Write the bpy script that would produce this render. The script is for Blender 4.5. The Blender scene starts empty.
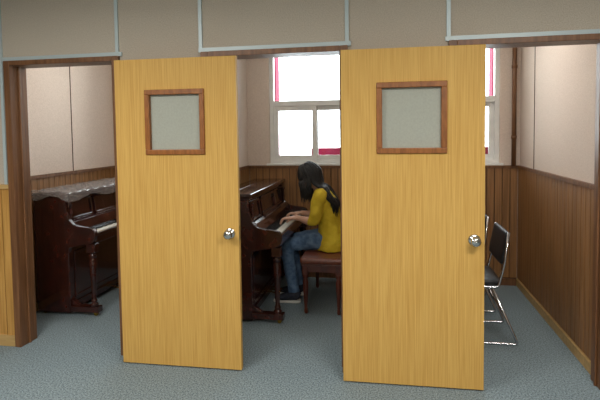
import bpy, bmesh, math, random
from mathutils import Vector, Matrix
random.seed(4)
S = bpy.context.scene
S.view_settings.view_transform = 'Standard'

# ------------------------------------------------------------ materials
def lin(c):
    return tuple(((v/255.)/12.92 if v/255. <= .04045 else ((v/255.+.055)/1.055)**2.4) for v in c)+(1,)
def mat(name, c1, c2=None, scale=(1,1,1), nscale=5, rough=.5, bump=0., detail=4, metal=0, coat=0, lo=.35, hi=.65, spec=.5):
    m = bpy.data.materials.new(name); m.use_nodes = True
    nt = m.node_tree; b = nt.nodes['Principled BSDF']
    b.inputs['Roughness'].default_value = rough
    b.inputs['Metallic'].default_value = metal
    b.inputs['Coat Weight'].default_value = coat
    b.inputs['Specular IOR Level'].default_value = spec
    if c2 is None: c2 = c1
    tc = nt.nodes.new('ShaderNodeTexCoord'); mp = nt.nodes.new('ShaderNodeMapping')
    mp.inputs['Scale'].default_value = scale
    nz = nt.nodes.new('ShaderNodeTexNoise'); nz.inputs['Scale'].default_value = nscale
    nz.inputs['Detail'].default_value = detail
    cr = nt.nodes.new('ShaderNodeValToRGB')
    cr.color_ramp.elements[0].color = lin(c1); cr.color_ramp.elements[1].color = lin(c2)
    cr.color_ramp.elements[0].position = lo; cr.color_ramp.elements[1].position = hi
    L = nt.links.new
    L(tc.outputs['Object'], mp.inputs['Vector']); L(mp.outputs['Vector'], nz.inputs['Vector'])
    L(nz.outputs['Fac'], cr.inputs['Fac']); L(cr.outputs['Color'], b.inputs['Base Color'])
    if bump:
        bp = nt.nodes.new('ShaderNodeBump'); bp.inputs['Strength'].default_value = bump
        bp.inputs['Distance'].default_value = .01
        L(nz.outputs['Fac'], bp.inputs['Height']); L(bp.outputs['Normal'], b.inputs['Normal'])
    return m
M = {}
M['fabric'] = mat('wall_fabric', (174,164,149), (192,182,167), (1,1,1), 150, .95, .15, 3, spec=.2)
M['fabric_in'] = mat('room_fabric', (210,194,180), (224,208,195), (1,1,1), 120, .95, .08, 3, spec=.2)
M['metal_trim'] = mat('trim_aluminium', (178,192,194), rough=.4, metal=.1)
M['door'] = mat('door_wood', (192,147,72), (216,175,98), (1,1,.018), 170, .6, .04, 5, lo=.28, hi=.72, spec=.3)
M['frame'] = mat('frame_wood', (100,66,40), (126,86,54), (1,1,.06), 50, .45)
M['vframe'] = mat('vision_frame_wood', (128,76,32), (158,98,46), (1,1,.2), 60, .4)
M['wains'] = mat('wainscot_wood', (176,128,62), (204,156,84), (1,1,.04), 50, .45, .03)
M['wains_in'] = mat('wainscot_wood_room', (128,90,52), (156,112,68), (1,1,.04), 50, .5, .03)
M['groove'] = mat('groove', (70,44,24), rough=.8)
M['base'] = mat('baseboard_wood', (180,146,90), (200,166,110), (.1,1,1), 30, .45)
M['carpet'] = mat('carpet', (88,102,108), (150,164,168), (1,1,1), 105, 1., .4, 6, spec=.1)
M['ceil'] = mat('ceiling_paint', (214,212,204), (222,220,214), nscale=20, rough=.9)
M['mahog'] = mat('mahogany', (40,18,15), (66,29,21), (1,.25,1), 14, .22, 0, 4, coat=.5)
M['cushion'] = mat('bench_leather', (98,50,34), (118,64,44), nscale=40, rough=.4, bump=.1)
M['bench_wood'] = mat('bench_wood', (70,32,22), (92,44,30), (1,1,.2), 30, .35)
M['white'] = mat('window_frame_white', (226,226,224), (236,236,232), nscale=8, rough=.45)
M['pink'] = mat('exterior_pink', (120,16,52), (132,24,60), nscale=6, rough=.8, spec=.2)
M['ivory'] = mat('ivory_key', (232,228,214), rough=.25)
M['ebony'] = mat('ebony_key', (14,13,13), rough=.25)
M['brass'] = mat('brass', (190,150,70), rough=.25, metal=1)
M['chrome'] = mat('chrome', (200,200,204), rough=.18, metal=1)
M['steel'] = mat('knob_steel', (210,208,205), rough=.2, metal=1)
M['blackvinyl'] = mat('black_vinyl', (20,20,22), (30,30,32), nscale=60, rough=.45, bump=.05)
M['skin'] = mat('skin', (206,158,132), (218,172,146), nscale=12, rough=.5)
M['shirt'] = mat('shirt_yellow', (198,168,30), (216,188,48), nscale=14, rough=.85, bump=.35)
M['jeans'] = mat('jeans_denim', (72,98,130), (108,136,168), nscale=22, rough=.9, bump=.3)
M['hair'] = mat('hair_black', (10,9,10), (20,18,18), (1,1,.1), 80, .55)
M['lips'] = mat('lips', (168,84,80), rough=.45)
M['eye'] = mat('eye_white', (230,228,224), rough=.2)
M['iris'] = mat('eye_iris', (34,20,14), rough=.15)
M['shoe'] = mat('shoe_canvas', (38,42,54), (52,56,70), nscale=50, rough=.8)
M['sole'] = mat('shoe_sole', (222,220,212), rough=.6)
M['lampbody'] = mat('lamp_body', (230,230,230), rough=.5)

def glass(name, tint, tr=.82, gl_rough=.05, diffuse=None, vary=1.):
    m = bpy.data.materials.new(name); m.use_nodes = True
    nt = m.node_tree; nt.nodes.clear(); L = nt.links.new
    o = nt.nodes.new('ShaderNodeOutputMaterial'); t = nt.nodes.new('ShaderNodeBsdfTransparent')
    t.inputs['Color'].default_value = lin(tint)
    g = nt.nodes.new('ShaderNodeBsdfGlossy'); g.inputs['Roughness'].default_value = gl_rough
    mx = nt.nodes.new('ShaderNodeMixShader')
    fr = nt.nodes.new('ShaderNodeFresnel'); fr.inputs['IOR'].default_value = 1.45
    L(fr.outputs[0], mx.inputs[0]); L(t.outputs[0], mx.inputs[1]); L(g.outputs[0], mx.inputs[2])
    last = mx
    if diffuse:
        d = nt.nodes.new('ShaderNodeBsdfDiffuse'); d.inputs['Color'].default_value = lin(diffuse)
        m2 = nt.nodes.new('ShaderNodeMixShader'); 
        nz = nt.nodes.new('ShaderNodeTexNoise'); nz.inputs['Scale'].default_value = 30
        mr = nt.nodes.new('ShaderNodeMapRange')
        mr.inputs['From Min'].default_value=.3; mr.inputs['From Max'].default_value=.7
        mr.inputs['To Min'].default_value=max(0,(1-tr)*(1-vary)); mr.inputs['To Max'].default_value=min(1,(1-tr)*(1+vary))
        L(nz.outputs['Fac'], mr.inputs['Value']); L(mr.outputs[0], m2.inputs[0])
        L(mx.outputs[0], m2.inputs[1]); L(d.outputs[0], m2.inputs[2]); last = m2
    L(last.outputs[0], o.inputs['Surface'])
    return m
M['pane'] = glass('window_glass', (245,250,250))
M['vpane'] = glass('vision_glass', (236,238,232), .3, .1, (192,194,182), .05)
M['plastic'] = glass('plastic_sheet', (238,238,238), .80, .12, (224,214,210), .6)

# ------------------------------------------------------------ helpers
def box(bm, x0,x1,y0,y1,z0,z1, mi=0):
    vs = [bm.verts.new(p) for p in ((x0,y0,z0),(x1,y0,z0),(x1,y1,z0),(x0,y1,z0),(x0,y0,z1),(x1,y0,z1),(x1,y1,z1),(x0,y1,z1))]
    for f in ((3,2,1,0),(4,5,6,7),(0,1,5,4),(1,2,6,5),(2,3,7,6),(3,0,4,7)):
        bm.faces.new([vs[i] for i in f]).material_index = mi
def fin(bm, name, mats, parent=None, bevel=0, smooth=False, seg=2):
    bmesh.ops.recalc_face_normals(bm, faces=bm.faces[:])
    me = bpy.data.meshes.new(name); bm.to_mesh(me); bm.free()
    ob = bpy.data.objects.new(name, me); S.collection.objects.link(ob)
    for m in (mats if isinstance(mats, (list,tuple)) else [mats]): me.materials.append(M[m])
    if smooth:
        for p in me.polygons: p.use_smooth = True
    if bevel:
        md = ob.modifiers.new('Bevel','BEVEL'); md.width = bevel; md.segments = seg; md.limit_method='ANGLE'
    if parent: par(ob, parent)
    return ob
def par(ob, e):
    ob.parent = e; ob.matrix_parent_inverse = Matrix.Translation(-Vector(e.location))
def empty(name, loc):
    e = bpy.data.objects.new(name, None); e.location = loc; e.empty_display_size=.1
    S.collection.objects.link(e); return e
def boxes(name, lst, mats, parent=None, bevel=0):
    bm = bmesh.new()
    for b in lst: box(bm, *b)
    return fin(bm, name, mats, parent, bevel)
def extr(bm, prof, y0, y1, mi=0):
    a = [bm.verts.new((x,y0,z)) for x,z in prof]; b = [bm.verts.new((x,y1,z)) for x,z in prof]
    n = len(prof)
    bm.faces.new(a).material_index=mi; bm.faces.new(b[::-1]).material_index=mi
    for i in range(n): bm.faces.new((a[i],b[i],b[(i+1)%n],a[(i+1)%n])).material_index=mi
def lathe(bm, c, prof, n=20, axis='Z', mi=0):
    rings=[]
    for r,h in prof:
        ring=[]
        for i in range(n):
            a=2*math.pi*i/n; u,v=r*math.cos(a), r*math.sin(a)
            p = (c[0]+u,c[1]+v,c[2]+h) if axis=='Z' else ((c[0]+u,c[1]+h,c[2]+v) if axis=='Y' else (c[0]+h,c[1]+u,c[2]+v))
            ring.append(bm.verts.new(p))
        rings.append(ring)
    for k in range(len(rings)-1):
        for i in range(n):
            f=bm.faces.new((rings[k][i],rings[k][(i+1)%n],rings[k+1][(i+1)%n],rings[k+1][i])); f.smooth=True; f.material_index=mi
    bm.faces.new(rings[0]).material_index=mi; bm.faces.new(rings[-1]).material_index=mi
def smoothpts(pts, sub=4):
    out=[]; n=len(pts)
    for i in range(n-1):
        p0=pts[max(i-1,0)];p1=pts[i];p2=pts[i+1];p3=pts[min(i+2,n-1)]
        for k in range(sub):
            t=k/sub
            out.append(tuple(.5*((2*b)+(-a+c)*t+(2*a-5*b+4*c-d)*t*t+(-a+3*b-3*c+d)*t**3) for a,b,c,d in zip(p0,p1,p2,p3)))
    out.append(tuple(pts[-1])); return out
def loft(bm, pts, side=None, n=20, sub=4, mi=0, power=2.0, smooth=True):
    P = smoothpts(pts, sub) if sub>1 else pts
    rings=[]
    prev_s = Vector(side) if side else None
    for i,p in enumerate(P):
        c=Vector(p[:3]); q0=Vector(P[max(i-1,0)][:3]); q1=Vector(P[min(i+1,len(P)-1)][:3])
        t=(q1-q0).normalized()
        if prev_s is None:
            prev_s = Vector((0,1,0)) if abs(t.y)<.9 else Vector((1,0,0))
        s=(prev_s - t*prev_s.dot(t)).normalized(); 
        if not side: prev_s=s
        u=t.cross(s)
        ring=[]
        for k in range(n):
            a=2*math.pi*k/n; ca,sa=math.cos(a),math.sin(a)
            e=2/power
            ca=math.copysign(abs(ca)**e,ca); sa=math.copysign(abs(sa)**e,sa)
            ring.append(bm.verts.new(c+s*(p[3]*ca)+u*(p[4]*sa)))
        rings.append(ring)
    for k in range(len(rings)-1):
        for i in range(n):
            f=bm.faces.new((rings[k][i],rings[k][(i+1)%n],rings[k+1][(i+1)%n],rings[k+1][i])); f.smooth=smooth; f.material_index=mi
    f=bm.faces.new(rings[0]); f.material_index=mi
    f=bm.faces.new(rings[-1]); f.material_index=mi
def tube(bm, pts, r, n=10, mi=0, sub=1):
    loft(bm, [tuple(p)+(r,r) for p in pts], n=n, sub=sub, mi=mi)
def curve_tube(name, pts, r, m, parent):
    bm=bmesh.new(); P=[Vector(p) for p in pts]; out=[]
    rc=.035
    for i,p in enumerate(P):
        if i in (0,len(P)-1): out.append(p); continue
        a=(P[i-1]-p); b=(P[i+1]-p); ra=min(rc,a.length*.45); rb=min(rc,b.length*.45)
        A=p+a.normalized()*ra; B=p+b.normalized()*rb
        for k in range(6):
            t=k/5; out.append(A*(1-t)**2+p*2*t*(1-t)+B*t*t)
    tube(bm,[tuple(v) for v in out],r)
    return fin(bm,name,m,parent)
def remesh(ob, vox, sm=4, fac=.5):
    md=ob.modifiers.new('R','REMESH'); md.mode='VOXEL'; md.voxel_size=vox; md.use_smooth_shade=True
    if sm:
        m2=ob.modifiers.new('S','SMOOTH'); m2.iterations=sm; m2.factor=fac

# ------------------------------------------------------------ layout
H=2.80; RB=2.03; WT=.12
XL,XR=-3.17,1.31
OPEN=[(-2.77,-1.85),(-1.24,-.25),(.37,1.31)]
FZ=2.14
boxes('floor',[(-6,5,-5.5,RB+.2,-.1,0)],'carpet')
boxes('ceiling',[(-6,5,-5.5,RB+.2,H,H+.1)],'ceil')
segs=[(-6,-2.77),(-1.85,-1.24),(-.25,.37),(1.31,5)]
boxes('wall_front',[(a,b,0,WT,0,H) for a,b in segs]+[(a,b,0,WT,FZ,H) for a,b in OPEN],'fabric')
WIN=[(-2.87,-1.85),(-1.29,-.22),(.10,1.12)]; WZ0,WZ1=1.25,2.58  # first window is unseen, added to bring light into the left room
bk=[(XL-.1,XR+.1,RB,RB+.16,0,WZ0),(XL-.1,XR+.1,RB,RB+.16,WZ1,H)]
xs=[XL-.1]+[v for w in WIN for v in w]+[XR+.1]
for i in range(0,len(xs),2): bk.append((xs[i],xs[i+1],RB,RB+.16,WZ0,WZ1))
boxes('wall_back',bk,'fabric_in')
boxes('wall_left',[(XL-.1,XL,WT,RB,0,H)],'fabric_in')
boxes('wall_right',[(XR,XR+.1,WT,RB,0,H)],'fabric_in')
boxes('wall_partition_a',[(-1.60,-1.54,WT,RB,0,H)],'fabric_in')
boxes('wall_partition_b',[(.02,.08,WT,RB,0,H)],'fabric_in')
boxes('wall_corridor_left',[(-6.1,-6,-5.5,WT,0,H)],'fabric')
boxes('wall_corridor_right',[(5,5.1,-5.5,WT,0,H)],'fabric')
boxes('wall_corridor_rear',[(-6,5,-5.6,-5.5,0,H)],'fabric')

def wains(name, axis, a0, a1, face, sgn, m, z1=1.2, bw=.075, g=.008, t=.016):
    bm=bmesh.new(); lo,hi=sorted((face,face+sgn*t)); lo2,hi2=sorted((face,face+sgn*t*.4))
    def add(u0,u1,l,h,z0,zz,mi):
        if axis=='X': box(bm,u0,u1,l,h,z0,zz,mi)
        else: box(bm,l,h,u0,u1,z0,zz,mi)
    add(a0,a1,lo2,hi2,0,z1,1)
    n=max(1,round((a1-a0)/bw)); w=(a1-a0)/n
    for i in range(n): add(a0+i*w+g/2,a0+(i+1)*w-g/2,lo,hi,.08,z1-.001,0)
    lo3,hi3=sorted((face,face+sgn*(t+.012)))
    add(a0,a1,lo3,hi3,z1,z1+.03,2); 
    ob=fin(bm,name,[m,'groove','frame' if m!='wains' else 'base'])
    return ob
k=1
for a,b in segs:
    wains('trim_%d'%k,'X',a,b,0,-1,'wains'); k+=1
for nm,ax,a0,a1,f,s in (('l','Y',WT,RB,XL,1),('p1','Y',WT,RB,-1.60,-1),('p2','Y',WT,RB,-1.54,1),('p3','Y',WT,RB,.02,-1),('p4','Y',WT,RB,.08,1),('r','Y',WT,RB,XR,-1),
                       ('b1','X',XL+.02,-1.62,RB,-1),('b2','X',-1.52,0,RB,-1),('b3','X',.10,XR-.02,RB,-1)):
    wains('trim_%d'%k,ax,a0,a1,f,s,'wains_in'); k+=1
boxes('baseboard_front',[(a,b,-.026,-.001,0,.085) for a,b in segs],'base',bevel=.003)
boxes('baseboard_right',[(XR-.028,XR,WT,RB,0,.07)],'base')
boxes('baseboard_left',[(XL,XL+.028,WT,RB,0,.07)],'base')
boxes('baseboard_back',[(XL+.03,-1.63,RB-.028,RB,0,.07),(-1.51,-.01,RB-.028,RB,0,.07),(.11,XR-.03,RB-.028,RB,0,.07)],'frame')
st=[]
for a,b in OPEN: st.append((a-.02,b+.02,-.012,0,FZ,FZ+.028))
for x in (-2.805,-1.865,-1.245,-.255,.37): st.append((x-.012,x+.012,-.0121,0,FZ+.001,H))
st.append((-2.805-.012,-2.805+.012,-.012,0,1.23,FZ))
boxes('trim_aluminium',st,'metal_trim')
boxes('trim_seam',[(XL,XL+.004,1.26,1.268,1.23,H),(XR-.004,XR,1.55,1.558,1.23,H)],'groove')
for i,(a,b) in enumerate(OPEN):
    j=.05
    boxes('door_frame' if i==0 else 'door_frame.%03d'%i,[(a,a+j,-.03,WT+.02,0,FZ),(b-j,b,-.03,WT+.02,0,FZ),(a+j,b-j,-.03,WT+.02,FZ-.035,FZ),
        (a+j,a+j+.012,.05,.07,0,FZ-.035),(b-j-.012,b-j,.05,.07,0,FZ-.035)],'frame',bevel=.003)
bm=bmesh.new(); lathe(bm,(XR-.07,RB-.05,1.232),[(.022,0),(.022,1.56)],16)
for z in (1.5,2.2): lathe(bm,(XR-.07,RB-.05,z),[(.027,0),(.027,.03)],16)
fin(bm,'conduit_pipe','frame')

# ------------------------------------------------------------ doors
def door(name, hx, hy, ang, w=.85, h=2.09, t=.038):
    e=empty(name,(hx,hy,0)); R=Matrix.Translation((hx,hy,0))@Matrix.Rotation(ang,4,'Z')
    def put(ob): 
        ob.data.transform(R); par(ob,e); return ob
    u0,u1,z0,z1=.215,.632,1.452,1.885
    zb=.010
    i=.03
    leaf=boxes('leaf',[(0,w,0,t,zb,z0+i),(0,w,0,t,z1-i,h),(0,u0+i,0,t,z0+i,z1-i),(u1-i,w,0,t,z0+i,z1-i)],'door'); put(leaf)
    bm=bmesh.new()
    for ya,yb in ((-.012,t+.012),):
        box(bm,u0,u1,ya,yb,z0,z0+.034);box(bm,u0,u1,ya,yb,z1-.034,z1)
        box(bm,u0,u0+.034,ya,yb,z0+.034,z1-.034);box(bm,u1-.034,u1,ya,yb,z0+.034,z1-.034)
    o=fin(bm,'vision_panel_frame','vframe',bevel=.004); put(o)
    put(boxes('vision_glass',[(u0+.032,u1-.032,t/2-.003,t/2+.003,z0+.032,z1-.032)],'vpane'))
    bm=bmesh.new(); kx,kz=.79,.93
    pr=[(.036,0),(.036,.004),(.030,.010),(.014,.012),(.012,.030),(.020,.036),(.028,.046),(.030,.056),(.025,.066),(.012,.071),(.002,.072)]
    lathe(bm,(kx,0,kz),[(r,-hh) for r,hh in pr],24,'Y')
    box(bm,w-.001,w+.001,.008,.03,kz-.05,kz+.05)
    lathe(bm,(kx,0,kz),[(.004,-.0721),(.004,-.075),(.001,-.0752)],10,'Y')
    put(fin(bm,'knob','steel'))
    bm=bmesh.new()
    lathe(bm,(kx,t,kz),[(.03,0),(.028,.006),(.012,.009),(.011,.014),(.02,.018),(.02,.023),(.001,.026)],20,'Y')
    put(fin(bm,'knob_inner','steel'))
    bm=bmesh.new()
    for z in (.25,1.05,1.85):
        lathe(bm,(.008,t+.008,z),[(.007,0),(.007,.1)],10); box(bm,.0,.03,t,t+.002,z,z+.1)
        box(bm,.006,.010,t+.008,-hy-.028,z,z+.1)
    put(fin(bm,'hinges','steel'))
    return e
door('door_1',-1.815,-.135,math.radians(1.2))
door('door_2',-.283,-.145,math.radians(1.6))

# ------------------------------------------------------------ windows
for wi,(a,b) in enumerate(WIN):
    e=empty('window_%d'%(wi+1),((a+b)/2,RB,WZ0)); y0,y1=RB+.03,RB+.10
    f=.045; T=1.91
    bm=bmesh.new()
    box(bm,a,a+f,y0,y1,WZ0,WZ1);box(bm,b-f,b,y0,y1,WZ0,WZ1);box(bm,a+f,b-f,y0,y1,WZ0,WZ0+.04);box(bm,a+f,b-f,y0,y1,WZ1-f,WZ1)
    box(bm,a+f,b-f,y0,y1,T-.03,T+.03)
    fin(bm,'outer_frame','white',e,.003)
    boxes('sill',[(a-.03,b+.03,RB-.03,RB+.03,WZ0-.02,WZ0+.003)],'white',e,.004)
    m=(a+b)/2-.03; s=.05
    for nm,(p,q,yy) in (('sash_left',(a+f,m+.02,y0+.008)),('sash_right',(m-.02,b-f,y0+.036))):
        bm=bmesh.new(); zz0,zz1=WZ0+.04,T-.03
        box(bm,p,p+s,yy,yy+.024,zz0,zz1);box(bm,q-s,q,yy,yy+.024,zz0,zz1);box(bm,p+s,q-s,yy,yy+.024,zz0,zz0+s);box(bm,p+s,q-s,yy,yy+.024,zz1-s,zz1)
        fin(bm,nm,'white',e,.003)
        boxes(nm+'_glass',[(p+s,q-s,yy+.01,yy+.014,zz0+s,zz1-s)],'pane',e)
    boxes('transom_glass',[(a+f,b-f,y0+.03,y0+.034,T+.03,WZ1-f)],'pane',e)
    boxes('outside_reveal',[(a-.03,a+.045,RB+.161,RB+.34,WZ0-.05,WZ1),(b-.045,b+.03,RB+.161,RB+.34,WZ0-.05,WZ1),(a,b,RB+.161,RB+.34,WZ0-.05,WZ0-.01)],'pink',e)
    boxes('outside_ledge',[(m-.085,b+.03,RB+.30,RB+.36,WZ0-.05,1.41)],'pink',e)

# ------------------------------------------------------------ pianos
def piano(name, xb, y0, y1, cover=False):
    e=empty(name,(xb,(y0+y1)/2,0)); X=lambda d: xb+d
    bm=bmesh.new()
    prof=[(0,.02),(0,1.05),(.30,1.05),(.315,1.0),(.325,.92),(.345,.85),(.39,.805),(.46,.79),(.53,.785),(.575,.775),(.595,.75),(.60,.715),(.59,.675),(.565,.65),(.52,.635),(.42,.62),(.345,.60),(.335,.56),(.335,.02)]
    P=[(X(d),z) for d,z in prof]
    extr(bm,P,y0,y0+.04); extr(bm,P,y1-.04,y1)
    fin(bm,'end_panels','mahog',e,.006)
    bm=bmesh.new()
    box(bm,X(-.005),X(.14),y0-.015,y1+.015,1.055,1.085);box(bm,X(.143),X(.345),y0-.02,y1+.02,1.055,1.087)
    box(bm,X(.0),X(.325),y0-.005,y1+.005,1.035,1.054)
    fin(bm,'lid','mahog',e,.008,seg=3)
    bm=bmesh.new()
    ya,yb=y0+.04,y1-.04
    box(bm,X(.0),X(.02),ya,yb,.1,1.04)
    extr(bm,[(X(.27),1.035),(X(.29),1.035),(X(.325),.80),(X(.30),.80)],ya,yb)
    fin(bm,'upper_panel','mahog',e)
    bm=bmesh.new()
    L=yb-ya
    def fr(c0,c1,za,zb,off):
        dx=lambda z: X(.29+(1.035-z)*.149)+off
        for (p,q,zl,zh) in ((c0,c1,zb-.022,zb),(c0,c1,za,za+.022),(c0,c0+.022,za,zb),(c1-.022,c1,za,zb)):
            extr(bm,[(dx(zl)-off,zl),(dx(zl),zl),(dx(zh),zh),(dx(zh)-off,zh)],p,q)
    fr(ya+.04,ya+.27*L,.84,1.01,.012); fr(ya+.29*L,ya+.71*L,.84,1.01,.02); fr(ya+.73*L,yb-.04,.84,1.01,.012)
    box(bm,X(.30),X(.375),ya+.25*L,ya+.75*L,.832,.845)
    for yy in (ya+.012,yb-.012):
        lathe(bm,(X(.335),yy,.80),[(.016,0),(.016,.02),(.010,.03),(.013,.10),(.010,.17),(.016,.18),(.016,.2)],12)
    fin(bm,'music_desk_mouldings','mahog',e,.003)
    bm=bmesh.new()
    extr(bm,[(X(.33),.745),(X(.40),.745),(X(.375),.83),(X(.345),.845),(X(.33),.83)],ya,yb)
    fin(bm,'fallboard','mahog',e,.004)
    bm=bmesh.new()
    box(bm,X(.02),X(.575),ya,yb,.645,.70);box(bm,X(.555),X(.578),ya,yb,.70,.728)
    box(bm,X(.395),X(.56),ya,ya+.05,.70,.755);box(bm,X(.395),X(.56),yb-.05,yb,.70,.755)
    box(bm,X(.30),X(.56),ya,yb,.635,.645)
    fin(bm,'keybed','mahog',e,.004)
    ka,kb=ya+.052,yb-.052; kw=(kb-ka)/52
    bm=bmesh.new()
    for i in range(52): box(bm,X(.40),X(.553),ka+i*kw+.0006,ka+(i+1)*kw-.0006,.702,.736,0)
    for i in range(51):
        if (i%7) in (0,2,3,5,6) : 
            box(bm,X(.40),X(.495),ka+(i+1)*kw-.0055,ka+(i+1)*kw+.0055,.737,.748,1)
    fin(bm,'keys',['ivory','ebony'],e)
    bm=bmesh.new()
    box(bm,X(.295),X(.318),ya,yb,.10,.60);box(bm,X(.02),X(.33),ya,yb,.04,.10)
    for (p,q,zl,zh) in ((ya+.05,yb-.05,.53,.555),(ya+.05,yb-.05,.13,.155),(ya+.05,ya+.075,.155,.53),(yb-.075,yb-.05,.155,.53)):
        box(bm,X(.318),X(.328),p,q,zl,zh)
    fin(bm,'lower_panel','mahog',e,.003)
    bm=bmesh.new()
    for yy in (y0+.035,y1-.035):
        box(bm,X(.32),X(.60),yy-.035,yy+.035,.035,.085)
        extr(bm,[(X(.30),.085),(X(.42),.085),(X(.34),.14),(X(.30),.22)],yy-.02,yy+.02)
        box(bm,X(.505),X(.585),yy-.035,yy+.035,.565,.64)
        lathe(bm,(X(.545),yy,.085),[(.034,0),(.034,.02),(.022,.03),(.027,.05),(.018,.07),(.020,.12),(.026,.24),(.034,.36),(.036,.40),(.026,.43),(.034,.445),(.034,.46),(.024,.47),(.030,.482)],20)
    fin(bm,'front_legs','mahog',e,.004)
    bm=bmesh.new()
    for yy in (y0+.035,y1-.035):
        for d in (.06,.56):
            lathe(bm,(X(d),yy-.012,.0175),[(.0175,0),(.0175,.024)],14,'Y'); box(bm,X(d)-.008,X(d)+.008,yy-.014,yy+.014,.02,.04)
    fin(bm,'casters','brass',e)
    bm=bmesh.new(); yc=(y0+y1)/2
    for dy in (-.07,0,.07):
        loft(bm,[(X(.31),yc+dy,.075,.010,.005),(X(.36),yc+dy,.07,.010,.005),(X(.41),yc+dy,.058,.018,.005),(X(.435),yc+dy,.052,.014,.004)],side=(0,1,0),n=12)
    fin(bm,'pedals','brass',e)
    if cover:
        bm=bmesh.new(); nx,ny=30,90; g=[]
        for i in range(nx+1):
            row=[]
            for j in range(ny+1):
                u=i/nx; v=j/ny
                s=-.02+.45*u+.02*math.sin(v*17)*u; d=min(s,.362); z=1.094-(max(0,s-.362))
                yv=(y0-.085-.02*math.sin(u*9))+(y1-y0+.105)*v; zz=z
                if yv<y0-.03: zz=z-(y0-.03-yv)*1.0; yv=y0-.03-(y0-.03-yv)*.15-.006*math.sin(s*60)
                wr=.009*math.sin(yv*37+s*41)*math.sin(yv*13+1.3+s*19)+.006*math.sin(s*55-yv*21)
                zz+= (abs(wr)*1.2+.003*random.random()) if s<.35 else .003*random.random()
                dd=d+(.008*math.sin(yv*48)+.012 if s>.362 else 0)
                row.append(bm.verts.new((X(dd),yv,zz)))
            g.append(row)
        for i in range(nx):
            for j in range(ny):
                bm.faces.new((g[i][j],g[i+1][j],g[i+1][j+1],g[i][j+1])).smooth=True
        fin(bm,'plastic_dust_cover','plastic',e)
    return e
piano('upright_piano',XL+.075,.60,1.97,True)
piano('upright_piano',-1.455,.68,1.99)

def bench(x0,x1,y0,y1,h):
    e=empty('piano_bench',((x0+x1)/2,(y0+y1)/2,0))
    boxes('cushion',[(x0-.008,x1+.008,y0-.008,y1+.008,h-.055,h)],'cushion',e,.02)
    bm=bmesh.new()
    box(bm,x0,x1,y0,y1,h-.07,h-.055)
    box(bm,x0+.02,x1-.02,y0+.02,y1-.02,h-.13,h-.07)
    for x in (x0+.035,x1-.035):
        for y in (y0+.035,y1-.035):
            box(bm,x-.024,x+.024,y-.024,y+.024,h-.15,h-.07)
            lathe(bm,(x,y,0),[(.012,0),(.016,.02),(.013,.05),(.022,.20),(.025,h-.22),(.017,h-.19),(.024,h-.175),(.024,h-.15)],16)
    fin(bm,'frame_and_legs','bench_wood',e,.003)
    return e
YC=1.32
bench(-.75,-.39,.93,1.70,.50)

def chair(xc,yc):
    e=empty('stacking_chair',(xc,yc,0)); w=.21; r=.0105
    for s in (-1,1):
        y=yc+s*w
        nm='near' if s<0 else 'far'
        curve_tube('side_tube_'+nm,[(xc+.13,y,.84),(xc+.10,y,.60),(xc+.06,y,.43),(xc-.29,y,.44),(xc-.26,y,.40)],r,'chrome',e)
        curve_tube('sled_tube_'+nm,[(xc+.02,y,.425),(xc+.20,y,r),(xc-.27,y,r),(xc-.20,y,.43)],r,'chrome',e)
    curve_tube('cross_tube_front',[(xc-.262,yc-w,.03),(xc-.262,yc+w,.03)],r*.8,'chrome',e)
    curve_tube('cross_tube_rear',[(xc+.11,yc-w,.22),(xc+.11,yc+w,.22)],r*.8,'chrome',e)
    bm=bmesh.new(); loft(bm,[(xc-.30,yc,.452,.18,.012),(xc-.28,yc,.462,.205,.024),(xc-.1,yc,.462,.212,.026),(xc+.06,yc,.460,.205,.024),(xc+.08,yc,.455,.18,.012)],side=(0,1,0),n=28,sub=3,power=5)
    fin(bm,'seat','blackvinyl',e)
    bm=bmesh.new(); loft(bm,[(xc+.08,yc,.60,.17,.008),(xc+.088,yc,.62,.205,.019),(xc+.110,yc,.73,.215,.021),(xc+.125,yc,.82,.205,.019),(xc+.128,yc,.84,.18,.008)],side=(0,1,0),n=28,sub=3,power=5)
    fin(bm,'backrest','blackvinyl',e)
chair(.735,.77); chair(.72,1.42)

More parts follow.
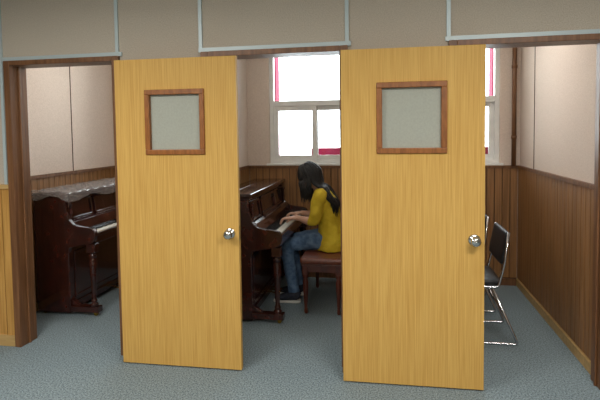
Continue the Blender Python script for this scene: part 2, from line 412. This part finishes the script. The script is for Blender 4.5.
# ------------------------------------------------------------ person
G=empty('girl_playing_piano',(-.60,YC,0))
HX=.045
bm=bmesh.new()
loft(bm,[(-.52,YC,.535,.15,.10),(-.525,YC,.62,.155,.10),(-.54,YC,.74,.12,.08),(-.57,YC,.88,.135,.09),(-.60,YC,.98,.15,.085),(-.625,YC,1.035,.10,.06),(-.645,YC,1.07,.05,.05),(-.675,YC,1.12,.046,.048),(-.70,YC,1.16,.045,.05)],side=(0,1,0),n=28)
for s in (-1,1):
    y=YC+s*.155
    loft(bm,[(-.61,YC+s*.07,1.02,.05,.05),(-.612,y,1.01,.048,.048),(-.63,y+s*.02,.93,.042,.042),(-.645,y+s*.03,.83,.036,.036),(-.655,y+s*.03,.785,.036,.036),(-.72,y+s*.018,.785,.038,.034),(-.84+HX,YC+s*.145,.80,.026,.023),(-.885+HX,YC+s*.14,.803,.024,.018)],n=18)
    yh=YC+s*.138
    loft(bm,[(-.87+HX,yh,.803,.024,.018),(-.905+HX,yh,.803,.033,.016),(-.945+HX,yh,.80,.038,.014),(-.972+HX,yh,.792,.036,.011)],side=(0,1,0),n=16)
    for k,(off,ln) in enumerate(((-.031,.86),(-.011,1.),(.010,1.05),(.030,.95))):
        yy=yh - s*off; L=ln; x0=-.955+HX
        loft(bm,[(x0,yh-s*off*.85,.795,.009,.009),(x0-.030*L,yy,.799,.0085,.0085),(x0-.058*L,yy-s*off*.15,.785,.0078,.0078),(x0-.073*L,yy-s*off*.2,.752,.0065,.0065),(x0-.075*L,yy-s*off*.2,.744,.004,.004)],n=10,sub=3)
    loft(bm,[(-.90+HX,yh-s*.018,.797,.013,.013),(-.925+HX,yh-s*.045,.787,.011,.011),(-.955+HX,yh-s*.056,.77,.0095,.0095),(-.98+HX,yh-s*.055,.75,.0075,.007),(-.985+HX,yh-s*.054,.745,.004,.004)],n=10,sub=3)
    loft(bm,[(-.53,YC+s*.075,.585,.065,.065),(-.66,YC+s*.09,.58,.06,.06),(-.82,YC+s*.10,.56,.048,.048),(-.905,YC+s*.105,.54,.042,.040),(-.915,YC+s*.105,.47,.036,.038),(-.90,YC+s*.105,.36,.036,.038),(-.88,YC+s*.105,.2,.030,.032),(-.87,YC+s*.105,.09,.028,.030)],n=18)
    loft(bm,[(-.835,YC+s*.105,.055,.022,.026),(-.90,YC+s*.108,.05,.030,.026),(-.97,YC+s*.110,.035,.032,.018),(-1.02,YC+s*.110,.032,.026,.012)],side=(0,1,0),n=14)
body=fin(bm,'body','skin',G,smooth=True); remesh(body,.004,3,.4)
HC=Vector((-.730,YC,1.174)); tilt=math.radians(28)
hf=Vector((-math.cos(tilt),0,-math.sin(tilt))); hu=Vector((-math.sin(tilt),0,math.cos(tilt))); hs=Vector((0,1,0))
def hp(f,s,u): return HC+hf*f+hs*s+hu*u
bm=bmesh.new(); bmesh.ops.create_uvsphere(bm,u_segments=64,v_segments=48,radius=1)
g=lambda x,c,w: math.exp(-((x-c)/w)**2)
for v in bm.verts:
    f,s,u=v.co.x,v.co.y,v.co.z
    F=f*.092; Sd=s*.073; U=u*.11
    if u<0:
        kk=-u; Sd*=1-.32*kk**1.5; 
        if f<0: F*=1-.45*kk
        else: F*=1-.05*kk
    if f>0:
        fr_=max(0,f)
        F+= .020*g(s,0,.14)*g(u,-.18,.16)*fr_ + .010*g(s,0,.10)*g(u,.02,.2)*fr_
        F-= .010*(g(s,.36,.2)+g(s,-.36,.2))*g(u,.02,.15)*fr_
        F+= .007*g(s,0,.22)*g(u,-.50,.07)*fr_ + .006*g(s,0,.2)*g(u,-.62,.06)*fr_
        F+= .010*g(s,0,.3)*g(u,-.88,.18)
        F+= .005*g(u,.22,.1)*fr_
    v.co=hp(F,Sd,U)
fin(bm,'head','skin',G,smooth=True)
bm=bmesh.new()
for s in (-1,1):
    for i,(rr,mi,df) in enumerate(((.0125,0,0),(.0062,1,.0078))):
        r=bmesh.ops.create_uvsphere(bm,u_segments=16,v_segments=12,radius=rr)
        for v in r['verts']: v.co=v.co+hp(.075+df,s*.028,.002); 
        for v in r['verts']:
            for fc in v.link_faces: fc.material_index=mi; fc.smooth=True
fin(bm,'eyes',['eye','iris'],G)
bm=bmesh.new()
for s in (-1,1):
    loft(bm,[tuple(hp(-.004,s*.070,-.03))+(.007,.005),tuple(hp(-.012,s*.078,-.008))+(.014,.006),tuple(hp(-.016,s*.080,.012))+(.017,.007),tuple(hp(-.012,s*.077,.026))+(.009,.005)],side=tuple(hf),n=14)
fin(bm,'ears','skin',G)
bm=bmesh.new()
for du,rr in ((-.052,.0042),(-.063,.005)):
    pts=[]
    for i in range(7):
        t=(i-3)/3; pts.append(tuple(hp(.0955-.012*t*t,t*.022,du))+(rr*(1-.75*t*t),rr*(1-.75*t*t)))
    loft(bm,pts,n=8,sub=2)
fin(bm,'lips','lips',G)
bm=bmesh.new()
loft(bm,[(-.51,YC,.508,.215,.155),(-.512,YC,.56,.21,.152),(-.515,YC,.62,.195,.14),(-.53,YC,.72,.165,.118),(-.56,YC,.86,.160,.114),(-.595,YC,.97,.168,.10),(-.62,YC,1.035,.12,.072),(-.64,YC,1.07,.064,.060)],side=(0,1,0),n=32)
for s in (-1,1):
    y=YC+s*.155
    loft(bm,[(-.605,YC+s*.07,1.01,.062,.062),(-.612,y,1.008,.062,.062),(-.632,y+s*.02,.93,.060,.060),(-.648,y+s*.03,.835,.058,.058),(-.665,y+s*.03,.79,.052,.050),(-.705,y+s*.022,.79,.047,.044)],n=20)
sh=fin(bm,'shirt','shirt',G,smooth=True); remesh(sh,.006,3)
tx=bpy.data.textures.new('folds','CLOUDS'); tx.noise_scale=.07
dm=sh.modifiers.new('D','DISPLACE'); dm.texture=tx; dm.strength=.022; dm.mid_level=.5; dm.texture_coords='GLOBAL'
bm=bmesh.new()
loft(bm,[(-.515,YC,.52,.15,.10),(-.515,YC,.58,.165,.112),(-.52,YC,.66,.155,.10),(-.53,YC,.70,.14,.09)],side=(0,1,0),n=28)
for s in (-1,1):
    loft(bm,[(-.53,YC+s*.08,.59,.080,.080),(-.66,YC+s*.092,.582,.080,.078),(-.82,YC+s*.10,.56,.070,.068),(-.912,YC+s*.105,.545,.062,.058),(-.927,YC+s*.105,.47,.058,.060),(-.91,YC+s*.105,.35,.058,.060),(-.885,YC+s*.105,.2,.052,.054),(-.872,YC+s*.105,.10,.050,.052)],n=22)
jn=fin(bm,'jeans','jeans',G,smooth=True); remesh(jn,.006,3)
tx2=bpy.data.textures.new('folds2','CLOUDS'); tx2.noise_scale=.05
dm=jn.modifiers.new('D','DISPLACE'); dm.texture=tx2; dm.strength=.014; dm.mid_level=.5; dm.texture_coords='GLOBAL'
for s,nm in ((-1,'left_shoe'),(1,'right_shoe')):
    yy=YC+s*.108
    bm=bmesh.new()
    loft(bm,[(-.815,yy,.06,.026,.03),(-.84,yy,.068,.038,.045),(-.89,yy,.068,.042,.046),(-.95,yy,.052,.046,.036),(-1.01,yy,.042,.044,.028),(-1.05,yy,.036,.028,.018)],side=(0,1,0),n=18)
    loft(bm,[(-.808,yy,.014,.026,.012),(-.83,yy,.014,.040,.0135),(-.93,yy,.014,.046,.0135),(-1.02,yy,.014,.046,.0135),(-1.062,yy,.015,.026,.011)],side=(0,1,0),n=18,power=4,mi=1)
    fin(bm,nm,['shoe','sole'],G)
def scalp(az,el,k=1.06):
    ca=math.cos(el)
    return hp(.098*k*ca*math.cos(az)-.006,.080*k*ca*math.sin(az),.113*k*math.sin(el))
bm=bmesh.new()
rows=[]
for i in range(15):
    el=math.radians(90-i*9); row=[]
    for j in range(49):
        az=math.radians(58+ j*(244/48)) if i>3 else math.radians(58*(i/4.)+ j*((360-2*58*(i/4.))/48))
        row.append(bm.verts.new(scalp(az,max(el,math.radians(-28)) ,1.045)))
    rows.append(row)
for i in range(14):
    for j in range(48):
        try: bm.faces.new((rows[i][j],rows[i][j+1],rows[i+1][j+1],rows[i+1][j])).smooth=True
        except Exception: pass
fin(bm,'hair_cap','hair',G)
bm=bmesh.new()
for i in range(500):
    az=math.radians(random.uniform(30,330)); k=random.uniform(1.06,1.22)
    side=1 if math.sin(az)>0 else -1
    back=-math.cos(az)
    p0=scalp(az,math.radians(88),1.04); pts=[p0]
    for el in (66,42,18,0): pts.append(scalp(az,math.radians(el),k))
    p=pts[-1]
    if back>.25:
        zz=random.uniform(.80,.92)
        spread=(az-math.pi)*.055
        xb=-.452+random.uniform(-.03,.015)-abs(spread)*.3
        pts+= [Vector((p.x+.02,YC+(p.y-YC)*1.1,1.12)),Vector((-.585+.02*back+random.uniform(-.03,.02),YC+(p.y-YC)*1.35,1.07)),Vector((-.52+random.uniform(-.03,.015),YC+(p.y-YC)*1.7,.99)),Vector((xb-.01,YC+(p.y-YC)*1.6,.93)),Vector((xb,YC+(p.y-YC)*1.4,zz))]
    else:
        zz=random.uniform(.93,1.03)
        q=Vector((p.x+.0,YC+side*(.088+random.uniform(0,.02)),1.12))
        q.x=max(min(q.x,-.64),-.81)
        pts+= [q,Vector((q.x+.01,YC+side*(.095+random.uniform(0,.03)),1.06)),Vector((q.x+.02+random.uniform(-.01,.01),YC+side*(.095+random.uniform(-.01,.03)),zz))]
    n=len(pts); r=random.uniform(.005,.009)
    loft(bm,[tuple(v)+(r*(1.3 if 0<j<n-2 else .6)*(1 if j<n-1 else .3),)*2 for j,v in enumerate(pts)],n=6,sub=3)
fin(bm,'hair','hair',G)

# ------------------------------------------------------------ lights
for i,(x,y,sx,sy,en) in enumerate(((-2.0,-2.1,1.2,.28,68),(1.0,-2.1,1.2,.28,64),(-.5,-4.2,1.2,.28,72),(-2.3,.9,.5,.28,9),(-.75,.9,.5,.28,5),(.7,.9,.5,.28,8))):  # corridor lamps first; last three are unseen fixtures added to brighten the practice rooms
    e=empty('ceiling_and_fill_lamp' if i==0 else 'ceiling_and_fill_lamp.%03d'%i,(x,y,H))
    boxes('housing',[(x-sx/2-.02,x+sx/2+.02,y-.16,y+.16,H-.06,H)],'lampbody',e,.005)
    ld=bpy.data.lights.new('tube_and_fill_light','AREA'); ld.shape='RECTANGLE'; ld.size=sx; ld.size_y=sy; ld.energy=en; ld.color=(1,.965,.915)
    lo=bpy.data.objects.new('tube_and_fill_light_%d'%i,ld); lo.location=(x,y,H-.065); S.collection.objects.link(lo); par(lo,e)
for i,(a,b) in enumerate(WIN):
    ld=bpy.data.lights.new('window_portal','AREA'); ld.shape='RECTANGLE'; ld.size=b-a; ld.size_y=WZ1-WZ0; ld.cycles.is_portal=True
    lo=bpy.data.objects.new('window_portal',ld); lo.location=((a+b)/2,RB+.15,(WZ0+WZ1)/2); lo.rotation_euler=(math.radians(-90),0,0); S.collection.objects.link(lo)
w=bpy.data.worlds.new('sky'); S.world=w; w.use_nodes=True
bg=w.node_tree.nodes['Background']; bg.inputs[0].default_value=(.95,.97,1,1); bg.inputs[1].default_value=11.

# ------------------------------------------------------------ camera
F=475.; y0=157.; D=3.085; hgt=1.585
yaw=math.radians(10.5); pit=math.atan(24/F); rol=math.radians(.75)
fw=Vector((-math.sin(yaw)*math.cos(pit),math.cos(yaw)*math.cos(pit),-math.sin(pit)))
r0=Vector((math.cos(yaw),math.sin(yaw),0)); u0=r0.cross(fw)
R=r0*math.cos(rol)-u0*math.sin(rol); U=R.cross(fw)
cd=bpy.data.cameras.new('camera'); co=bpy.data.objects.new('camera',cd); S.collection.objects.link(co)
mt=Matrix((R,U,-fw)).transposed().to_4x4(); mt.translation=(0,-D,hgt); co.matrix_world=mt
cd.sensor_width=36; cd.lens=F/600*36; cd.shift_y=-(200-y0)/600; cd.clip_start=.05
S.camera=co
